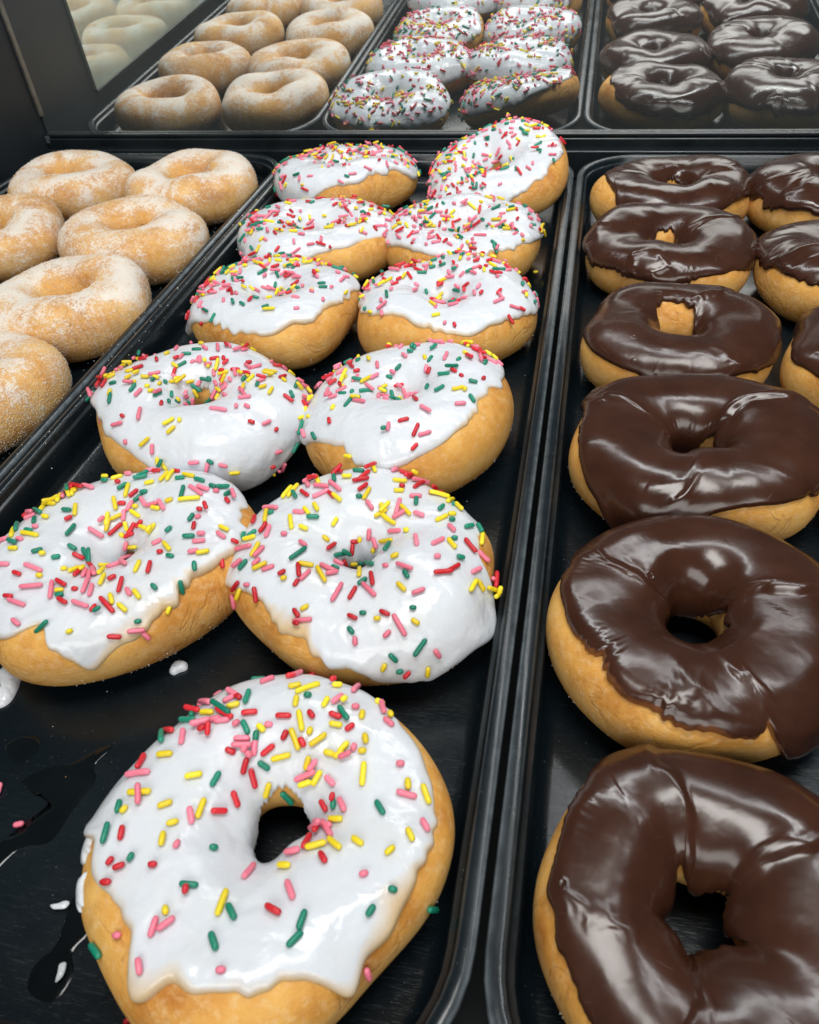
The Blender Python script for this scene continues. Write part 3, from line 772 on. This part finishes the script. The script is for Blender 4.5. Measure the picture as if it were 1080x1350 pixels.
white_donut('white iced donut thickly sprinkled, with a glaze tip hanging off its left side', -.690, -1.145, .437, 16,
            {90: -15, 45: 4, 20: 24, 0: 34, 330: 40, 310: 36, 292: 20, 275: 14, 258: 20, 240: 22, 224: 14, 208: -6, 196: -26, 184: -20, 160: -22, 135: -15},
            {0: 205, 90: 200}, 250, [(120, .4, 70, .4, 3.2), (20, .8, 60, .25, 2.8), (200, .6, 40, .3, 1.6), (270, .8, 50, .2, 1.2)], .35, H=.0335, hole=.13,
            outline={0: 1.0, 90: .96, 180: .98, 250: .95, 270: .95, 315: 1.0}, ragged=4.5, tips=[(193, 9, .007, .007)], thin={330: .003, 300: .003, 270: .002, 90: 0})
white_donut('white iced donut fourth from the viewer beside the tray gap, even bare golden front', -.266, -1.121, .425, 17,
            {90: -10, 45: -4, 20: 4, 0: 10, 330: 24, 312: 30, 295: 24, 280: 30, 262: 38, 240: 38, 220: 28, 200: 14, 180: 0, 135: -8},
            {0: 200, 90: 180}, 200, [(110, .3, 60, .3, 2.2), (220, .85, 50, .2, 2.4), (20, .6, 50, .4, 1.2), (270, .6, 50, .3, 1.0)], .4, H=.0344, hole=.14,
            outline={0: 1.0, 90: .97, 180: 1.0, 225: 1.03, 270: 1.0, 320: 1.0}, ragged=4.0, thin={300: .002, 270: .003, 230: .002, 90: 0})
white_donut('white iced donut second from the mirror in the left column of the middle tray', -.703, -0.727, .455, 18,
            {90: -10, 45: -4, 15: 6, 0: 12, 330: 28, 305: 30, 288: 22, 276: 4, 262: -14, 246: -16, 232: -22, 215: -18, 208: 8, 200: -10, 180: -18, 135: -12},
            {0: 200, 90: 195}, 190, [(200, .5, 45, .35, 1.8), (60, .6, 60, .3, 1.6), (0, .4, 50, .4, 1.0), (270, .5, 50, .3, .8)], .4, H=.0327, hole=.10,
            outline={0: 1.0, 90: .92, 180: 1.0, 270: .93}, ragged=3.0)
white_donut('white iced donut with sprinkles heaped over its closed hole', -.282, -0.720, .440, 19,
            {90: -10, 45: -2, 10: 8, 350: 16, 320: 26, 300: 30, 280: 24, 262: 26, 240: 26, 222: 22, 200: 8, 180: 0, 135: -8},
            {0: 210, 90: 210}, 260, [(270, .95, 90, .22, 3.5), (90, .9, 80, .25, 3.0), (200, .4, 40, .3, 1.2), (330, .4, 40, .3, .8)], .4, H=.0344, hole=.07,
            outline={0: 1.0, 90: .96, 180: 1.0, 270: .96}, ragged=4.2)
white_donut('white iced donut lying flat in the back left corner of the middle tray', -.742, -.262, .470, 20,
            {90: 12, 45: 0, 0: 4, 340: 16, 318: 26, 300: 22, 285: 20, 270: 12, 256: -4, 243: -22, 225: -26, 208: -6, 190: -2, 160: 6, 125: 20},
            {0: 200, 90: 200}, 230, [(90, .5, 90, .45, 3.0), (10, .4, 40, .4, 1.5), (180, .4, 40, .4, 1.5)], .3, H=.0335, hole=.17,
            outline={0: 1.0, 90: .90, 180: 1.0, 270: .92}, ragged=4.5, rot=(-.07, 0, 0), lift=.002)
white_donut('white iced donut propped up on the back rim, tilted towards the viewer', -.226, -.245, .465, 21,
            {90: -5, 50: 14, 25: 28, 0: 30, 335: 34, 310: 36, 290: 16, 270: 0, 240: -8, 210: -10, 180: -10, 135: -6},
            {0: 195, 60: 170, 100: 165, 180: 195}, 240, [(230, .7, 60, .35, 2.2), (80, .3, 60, .3, 2.0), (180, .5, 60, .4, 1.2)], .45, H=.0335, hole=.15,
            outline={0: .98, 90: .95, 180: .98, 270: .96, 315: 1.02}, ragged=3.2, rot=(.28, -.22, 0), lift=.0085)

# --- chocolate iced
choc_donut('chocolate iced donut nearest the viewer, its hole open to the black tray', .246, -2.440, .396, 31,
           {90: -12, 112: 0, 126: 24, 140: 42, 160: 48, 175: 52, 186: 47, 192: 56, 200: 48, 220: 44, 240: 38, 262: 32, 285: 20, 310: 5, 340: -10, 20: -15},
           {0: 178, 30: 168, 60: 178, 85: 184, 100: 162, 112: 158, 125: 184, 180: 198, 240: 190, 270: 174, 300: 160, 325: 156, 345: 166}, H=.0309, hole=.25, res=(620, 96),
           outline={0: 1.0, 90: 1.02, 135: 1.0, 180: .99, 225: 1.02, 270: 1.03}, hole_off=(-.006, .000), hole_ctrl={0: .9, 45: 1.0, 90: 1.15, 135: 1.0, 180: .85, 225: 1.0, 270: 1.1, 315: 1.1},
           creases=[(118, 95, .0, .95, .0011, .0016, .0007), (192, 204, .10, .50, .0008, .0030, .0), (262, 254, .3, .95, .0011, .0018, .0006), (30, 42, .3, .95, .0010, .002, .0005), (215, 240, .62, .8, .0009, .002, 0)],
           thin={140: .001, 126: .003, 118: .002, 90: 0, 180: 0, 270: 0}, ragged=2.2, T=.0021, fine=.12)
choc_donut('chocolate iced donut second from the viewer, broad golden left flank and folded glaze', .243, -2.030, .415, 32,
           {90: -16, 118: -2, 132: 18, 145: 12, 158: 34, 172: 38, 190: 48, 205: 54, 222: 54, 240: 50, 252: 44, 264: 42, 278: 32, 292: 28, 300: -6, 308: -30, 318: -22, 340: -16, 0: -16},
           {0: 165, 20: 158, 45: 180, 80: 205, 180: 200, 270: 185, 310: 160, 340: 156}, H=.0335, hole=.24, res=(560, 88), outline={0: .98, 90: .98, 140: 1.0, 180: 1.0, 215: 1.02, 250: 1.02, 290: 1.02},
           creases=[(150, 168, .15, .85, .0012, .0016, .0006), (8, 20, .15, .9, .0013, .0022, .0010), (250, 262, .04, .40, .0010, .004, .0), (290, 276, .3, .85, .0009, .0025, .0)],
           thin={150: .006, 138: .008, 128: .003, 170: .001, 250: .004, 262: .004, 90: 0}, ragged=5.0, T=.0021, fine=.3)
choc_donut('chocolate iced donut third from the viewer, glaze running down its front left', .266, -1.617, .435, 33,
           {90: -15, 125: -2, 142: 12, 152: 6, 160: 26, 170: 36, 182: 38, 196: 34, 208: 20, 220: 4, 232: -16, 246: -30, 258: -20, 266: 4, 274: 24, 290: 32, 310: 34, 328: 28, 345: 14, 0: 2, 45: -8},
           {0: 172, 25: 156, 45: 166, 80: 200, 180: 200, 270: 195, 330: 176}, H=.0344, hole=.20, res=(520, 84), outline={0: 1.03, 90: .96, 180: .98, 230: 1.0, 270: .98, 320: 1.02},
           creases=[(160, 150, .1, .8, .0013, .0018, .0007), (22, 35, .12, .9, .0014, .0022, .0012), (262, 268, .25, .75, .0009, .0025, .0005)], ragged=2.4, T=.0021, fine=.15)
choc_donut('chocolate iced donut fourth from the viewer, golden wedge showing inside its hole', .258, -1.217, .415, 34,
           {90: -10, 140: 4, 165: 22, 185: 26, 205: 28, 225: 26, 243: 22, 258: 14, 275: 16, 292: 22, 305: 28, 318: 22, 335: 14, 0: 14, 45: -2},
           {0: 192, 30: 175, 55: 135, 78: 120, 105: 118, 130: 132, 155: 175, 270: 195}, H=.0335, hole=.20, res=(440, 72), outline={0: 1.0, 90: .95, 180: 1.0, 270: .96},
           creases=[(295, 300, .0, .4, .0012, .0025, .0), (45, 60, .3, .9, .0011, .0025, .0006)], ragged=4.0, fine=.2)
choc_donut('chocolate iced donut second from the mirror, touching the tray gap side', .258, -0.750, .430, 35,
           {90: -8, 140: -2, 165: 6, 185: 10, 205: 12, 222: 16, 240: 14, 255: 4, 270: 8, 285: 20, 300: 26, 318: 18, 335: 6, 0: 2, 45: -6},
           {0: 195, 50: 175, 80: 142, 115: 145, 140: 175, 180: 195, 270: 200}, H=.0327, hole=.21, res=(420, 68), outline={0: 1.0, 90: .97, 180: 1.0, 270: .96},
           creases=[(240, 246, .0, .35, .0012, .002, .0), (262, 258, .0, .4, .0010, .002, 0), (20, 30, .1, .8, .0011, .002, .0005)], ragged=4.5, fine=.4)
choc_donut('chocolate iced donut in the back left corner of the right tray, left end bare', .287, -.365, .455, 36,
           {90: -6, 130: 6, 155: 36, 180: 54, 200: 50, 215: 38, 226: 6, 240: -16, 260: -18, 282: -8, 300: 12, 320: 26, 340: 26, 0: 18, 45: 2},
           {0: 195, 60: 170, 85: 148, 115: 148, 130: 170, 180: 195, 270: 200}, H=.034, hole=.17, res=(420, 68), outline={0: 1.02, 90: .85, 180: 1.02, 270: .86},
           creases=[(25, 20, .0, .6, .0012, .0025, 0), (10, 8, .0, .6, .0010, .002, 0), (180, 175, .2, .9, .0008, .002, 0)], ragged=3.5, fine=.3, rot=(.0, .03, 0), lift=.0005)
choc_donut('chocolate iced donut in the back right of its tray, glaze in stiff wrinkles', .712, -.365, .435, 37,
           {90: 5, 130: 10, 160: 8, 185: 6, 205: 14, 225: 20, 245: 22, 262: 18, 285: 22, 310: 20, 340: 10, 0: 5, 45: 5},
           {0: 195, 90: 165, 180: 195}, H=.0352, hole=.13, outline={0: 1.0, 90: .95, 180: 1.0, 270: .95}, creases=[(200, 195, .05, .7, .0013, .002, .0006), (230, 226, .0, .5, .0012, .002, 0)], ragged=5.0, fine=.5)
choc_donut('chocolate iced donut second from the mirror, cut by the right picture edge', .676, -.835, .430, 38,
           {90: -5, 140: 0, 165: 10, 185: 22, 205: 24, 222: 32, 240: 34, 262: 34, 285: 30, 310: 20, 340: 8, 45: -5},
           {0: 195, 90: 180}, H=.0352, hole=.12, outline={0: 1.0, 90: .95, 180: 1.0, 215: 1.03, 270: 1.0}, creases=[(205, 200, .1, .8, .0012, .0022, .0006)], ragged=4.5, fine=.35)
choc_donut('chocolate iced donut at the right picture edge, third from the mirror', .684, -1.290, .435, 39,
           {90: -5, 140: 6, 165: 20, 185: 30, 205: 32, 222: 30, 240: 34, 262: 34, 285: 28, 310: 18, 340: 5, 45: -5},
           {0: 200, 90: 190}, H=.0344, hole=.12, outline={0: 1.0, 90: .97, 180: 1.0, 270: .98}, ragged=4.8, fine=.35)
choc_donut('chocolate iced donut showing only a golden sliver at the right picture edge', .700, -1.700, .425, 40,
           {90: -5, 150: 20, 185: 34, 220: 34, 260: 30, 310: 16, 0: 0}, {0: 200}, H=.0335, hole=.12, ragged=4.5, fine=.3)

# --- sugar dusted
sugar_donut('sugar dusted donut in the back right corner of the left tray', -1.250, -.335, .455, 51, H=.0344, outline={0: 1.0, 90: .93, 180: .99, 270: .90, 320: 1.03}, hole_ctrl={0: 1.35, 90: .9, 180: 1.35, 270: .9}, hole=.21, rot=(.04, -.05, 0), lift=.0015)
sugar_donut('sugar dusted donut second from the mirror in the right column of the left tray', -1.268, -.752, .450, 52, H=.0344, outline={0: 1.0, 90: .94, 180: 1.0, 270: .94}, hole=.21, hole_ctrl={0: 1.2, 90: 1.0, 180: 1.2, 270: .8})
sugar_donut('sugar dusted donut third from the mirror, with a thick white drift right of its hole', -1.238, -1.178, .430, 53, H=.0352, outline={0: 1.0, 90: .96, 180: 1.0, 270: .95}, hole=.21, hole_ctrl={0: 1.2, 90: 1.0, 180: 1.2, 270: .8})
sugar_donut('sugar dusted donut nearest the viewer on the left tray, grainy brown at its lower edge', -1.270, -1.572, .430, 54, H=.0352, outline={0: 1.0, 90: .97, 180: 1.0, 270: .98, 315: 1.02}, hole=.21, grains=15000)
sugar_donut('sugar dusted donut in the back left corner of the left tray', -1.712, -.318, .450, 55, H=.0344, outline={0: 1.0, 90: .94, 180: 1.0, 270: .92}, hole=.21, hole_ctrl={0: 1.3, 90: 1.0, 180: 1.3, 270: .8})
sugar_donut('sugar dusted donut cut by the left picture edge, second from the mirror', -1.722, -.772, .440, 56, H=.0344, outline={0: 1.0, 90: .95, 180: 1.0, 270: .95}, hole=.21)
sugar_donut('sugar dusted donut showing only a thin right edge at the left picture edge', -1.712, -1.215, .440, 57, H=.0344, outline={0: 1.0, 90: .96, 180: 1.0, 270: .96}, hole=.21)
sugar_donut('sugar dusted donut fourth in the left column, seen only in the mirrors', -1.700, -1.640, .435, 58, H=.0344, hole=.21)

# ------------------------------------------------------------------ crumbs, loose sprinkles and smears on the trays
def blob(name, label, cat, pts, z, h, mat, rng, group=None, nr=5):
    """a little irregular pat: outline points in metres, rounded top"""
    n = len(pts) * 6
    a = np.array(pts, float); c = a.mean(0)
    t = np.linspace(0, len(pts), n, endpoint=False); i = np.floor(t).astype(int); fr = t - i
    p0, p1, p2, p3 = (a[(i + k) % len(pts)] for k in (-1, 0, 1, 2))
    fr = fr[:, None]
    ring = .5 * ((2 * p1) + (-p0 + p2) * fr + (2 * p0 - 5 * p1 + 4 * p2 - p3) * fr ** 2 + (-p0 + 3 * p1 - 3 * p2 + p3) * fr ** 3)
    V, F = [], []
    for k in range(nr):
        s_ = math.cos(PI / 2 * k / nr * .95); zz = z + h * math.sin(PI / 2 * k / nr)
        V += [(c[0] + (q[0] - c[0]) * s_, c[1] + (q[1] - c[1]) * s_, zz + (rng.normal() * .08 * h if k else 0)) for q in ring]
    for k in range(nr - 1):
        F += [(k * n + j, k * n + (j + 1) % n, (k + 1) * n + (j + 1) % n, (k + 1) * n + j) for j in range(n)]
    F.append(tuple((nr - 1) * n + j for j in range(n)))
    o = mesh_obj(name, V, F, mat, attr={'thin': [0.0] * len(V)})
    return tag(o, label, cat, group)

rg = np.random.default_rng(5)
mm = .001
def around(cx, cy, r, sq=1.0, n=8, jag=.3, rot=0.0):
    out = []
    for k in range(n):
        a = 2 * PI * k / n; q = r * (1 + rg.uniform(-jag, jag))
        x, y = q * math.cos(a), q * sq * math.sin(a)
        out.append(((cx + x * math.cos(rot) - y * math.sin(rot)) * mm, (cy + x * math.sin(rot) + y * math.cos(rot)) * mm))
    return out
blob('icing_crumb', 'chip of white icing lying on the tray in front of the left donut pair', 'icing crumb', around(-123, -508, 3.3, 1.0, 8, .28), FLOOR + .0003, .0022, M_WHITE, rg, 'bits of white icing fallen on the trays')
blob('icing_crumb', 'flat white icing fleck on the tray wall nearest the glaze tip', 'icing crumb', around(-221, -257, 3.2, .5, 8, .2, .5), -.0120, .0016, M_WHITE, rg, 'bits of white icing fallen on the trays').rotation_euler = (0, 0, 0)
blob('icing_crumb', 'white icing fleck farther back along the tray wall', 'icing crumb', around(-222, -206, 3.0, .6, 8, .35, .3), -.0118, .0018, M_WHITE, rg, 'bits of white icing fallen on the trays')
# glaze that ran off the left donut on to the tray
blob('glaze_drip', 'white glaze run down on the tray at the left picture edge', 'glaze drip',
     [(-.1865, -.515), (-.1815, -.518), (-.1785, -.524), (-.1775, -.531), (-.1800, -.5345), (-.1840, -.5335), (-.1835, -.528), (-.1870, -.524), (-.190, -.520)], FLOOR + .0003, .0030, M_WHITE, rg)
blob('glaze_drip', 'thin white curl of glaze in the wet smear beside the nearest donut', 'glaze drip',
     [(-.1245, -.5938), (-.1228, -.5930), (-.1205, -.5918), (-.1192, -.5922), (-.1196, -.5938), (-.1215, -.5944), (-.1232, -.5946)], FLOOR + .0012, .0006, M_WHITE, rg)
blob('glaze_drip', 'small white spot of glaze at the near end of the wet smear', 'glaze drip',
     [(-.1135, -.6075), (-.1118, -.6070), (-.1110, -.6100), (-.1122, -.6120), (-.1130, -.6095)], FLOOR + .0012, .0006, M_WHITE, rg)
blob('syrup_smear', 'dark wet syrup smear left of the nearest donut, running diagonally', 'smear',
     [(-.1365, -.5440), (-.1320, -.5420), (-.1345, -.5500), (-.1315, -.5545), (-.1335, -.5650), (-.1355, -.5760), (-.1440, -.5800), (-.1500, -.5930), (-.1600, -.5980), (-.1530, -.5850), (-.1450, -.5720), (-.1420, -.5640), (-.1500, -.5600), (-.1560, -.5590), (-.1500, -.5530), (-.1420, -.5500)], FLOOR + .0001, .0003, M_WET, rg, None, 4)
blob('syrup_smear', 'dark wet syrup smear under the lower left of the nearest donut', 'smear',
     [(-.1190, -.5890), (-.1130, -.5900), (-.1100, -.5980), (-.1120, -.6040), (-.1090, -.6090), (-.1110, -.6160), (-.1190, -.6150), (-.1210, -.6090), (-.1180, -.6030), (-.1190, -.5960)], FLOOR + .0001, .0003, M_WET, rg, None, 4)
blob('syrup_smear', 'small dark wet spot at the left picture edge', 'smear',
     [(-.1660, -.5440), (-.1600, -.5430), (-.1570, -.5470), (-.1590, -.5530), (-.1650, -.5520), (-.1690, -.5480)], FLOOR + .0001, .0003, M_WET, rg, None, 4)
for (x, y, z, c, i, a, lab) in ((-148, -573, FLOOR, 'p', 1, .4, 'pink sprinkle lying loose on the tray by the wet smear'),
                             (-161.5, -563, FLOOR, 'p', 2, 1.9, 'pink sprinkle lying loose at the left picture edge'),
                             (-88, -616, FLOOR, 'r', 2, .9, 'red sprinkle lying loose in front of the nearest donut'),
                             (-18.5, -176, -.0180, 'y', 1, .3, 'yellow sprinkle lying loose by the tray gap')):
    o = bpy.data.objects.new('loose_sprinkle', SPR_MESH[c, i]); COL.objects.link(o)
    o.location = (x * mm, y * mm, z + SPR_RAD * 1.05); o.rotation_euler = (0, 0, a)
    tag(o, lab, 'sprinkle', 'loose sprinkles on the trays')
# sugar spilled on the tray rims
V, F = [], []
for k in range(300):
    s_ = rg.random()
    if s_ < .6: x = -W + rg.normal() * .007; y = -rg.uniform(.08, .50); z = .0004 - max(0, abs(x + W) - .009) * 1.2
    elif s_ < .8: x = -rg.uniform(.010, .21); y = -rg.uniform(.05, .6); z = FLOOR + .0002
    else: x = rg.uniform(.02, .2); y = -rg.uniform(.05, .6); z = FLOOR + .0002
    if s_ < .6 and abs(x + W) < GAP: continue
    r = rg.uniform(.0001, .00032) * (1 if rg.random() < .9 else 1.7); b = len(V)
    V += [(x + r, y, z), (x - r * .6, y + r, z), (x - r * .6, y - r, z), (x, y, z + r * 1.2)]
    F += [(b, b + 1, b + 3), (b + 1, b + 2, b + 3), (b + 2, b, b + 3), (b, b + 2, b + 1)]
o = mesh_obj('spilled_sugar', V, F, M_CRYSTAL, smooth=False); o['kind'] = 'stuff'

# dough crumbs
V, F = [], []
for k in range(70):
    x = rg.uniform(-.215, -.02) if k % 2 else rg.uniform(.02, .20)
    y = rg.uniform(-.61, -.05); z = FLOOR + .0001; r = rg.uniform(.0002, .0008); b = len(V)
    q = rg.normal(size=(5, 3)) * .35
    for j, (a, e, f) in enumerate(((1, 0, .1), (-.5, .9, .1), (-.5, -.9, .1), (.1, .1, 1.1), (.3, .4, .7))):
        V.append((x + r * (a + q[j, 0]), y + r * (e + q[j, 1]), z + r * max(.05, f + q[j, 2] * .5)))
    F += [(b, b + 1, b + 4), (b + 1, b + 3, b + 4), (b + 1, b + 2, b + 3), (b + 2, b, b + 3), (b, b + 4, b + 3), (b, b + 2, b + 1)]
o = mesh_obj('dough_crumbs', V, F, plain('crumb', (.55, .32, .11), .8), smooth=False); o['kind'] = 'stuff'

# ------------------------------------------------------------------ light
def area(name, loc, target, sx, sy, power, col=(1, 1, 1)):
    l = bpy.data.lights.new(name, 'AREA'); l.shape = 'RECTANGLE'; l.size = sx; l.size_y = sy; l.energy = power; l.color = col
    o = bpy.data.objects.new(name, l); COL.objects.link(o); o.location = loc
    o.rotation_euler = (Vector(target) - Vector(loc)).to_track_quat('-Z', 'Y').to_euler()
    return o
area('ceiling_light', (.05, -.55, 1.30), (0, -.35, 0), .7, .4, 11, (1, .985, .95))
area('case_tube_light', (.05, -.16, .52), (0, -.24, 0), .85, .02, 1.9, (.96, .99, 1))
area('shop_light', (.15, -2.1, 1.15), (0, -.3, 0), 2.2, .8, 25, (1, .98, .94))

w = bpy.data.worlds.new('World'); SC.world = w; w.use_nodes = True
bg = w.node_tree.nodes['Background']; bg.inputs[0].default_value = (.55, .62, .68, 1); bg.inputs[1].default_value = .09

cam = bpy.data.cameras.new('camera'); co = bpy.data.objects.new('camera', cam); COL.objects.link(co)
co.location = CAM_P; co.rotation_euler = CAM_E
cam.sensor_fit = 'HORIZONTAL'; cam.sensor_width = 36; cam.lens = FPX / 1080 * 36
cam.clip_start = .01; cam.clip_end = 20
cam.dof.use_dof = True; cam.dof.focus_distance = .36; cam.dof.aperture_fstop = 34
SC.camera = co
SC.view_settings.view_transform = 'Standard'; SC.view_settings.look = 'None'
SC.view_settings.exposure = 0; SC.view_settings.gamma = 1; SC.view_settings.use_curve_mapping = False
SC.render.engine = 'CYCLES'
SC.cycles.max_bounces = 8; SC.cycles.glossy_bounces = 5; SC.cycles.diffuse_bounces = 3
SC.cycles.caustics_reflective = False; SC.cycles.caustics_refractive = False
SC.cycles.use_denoising = True
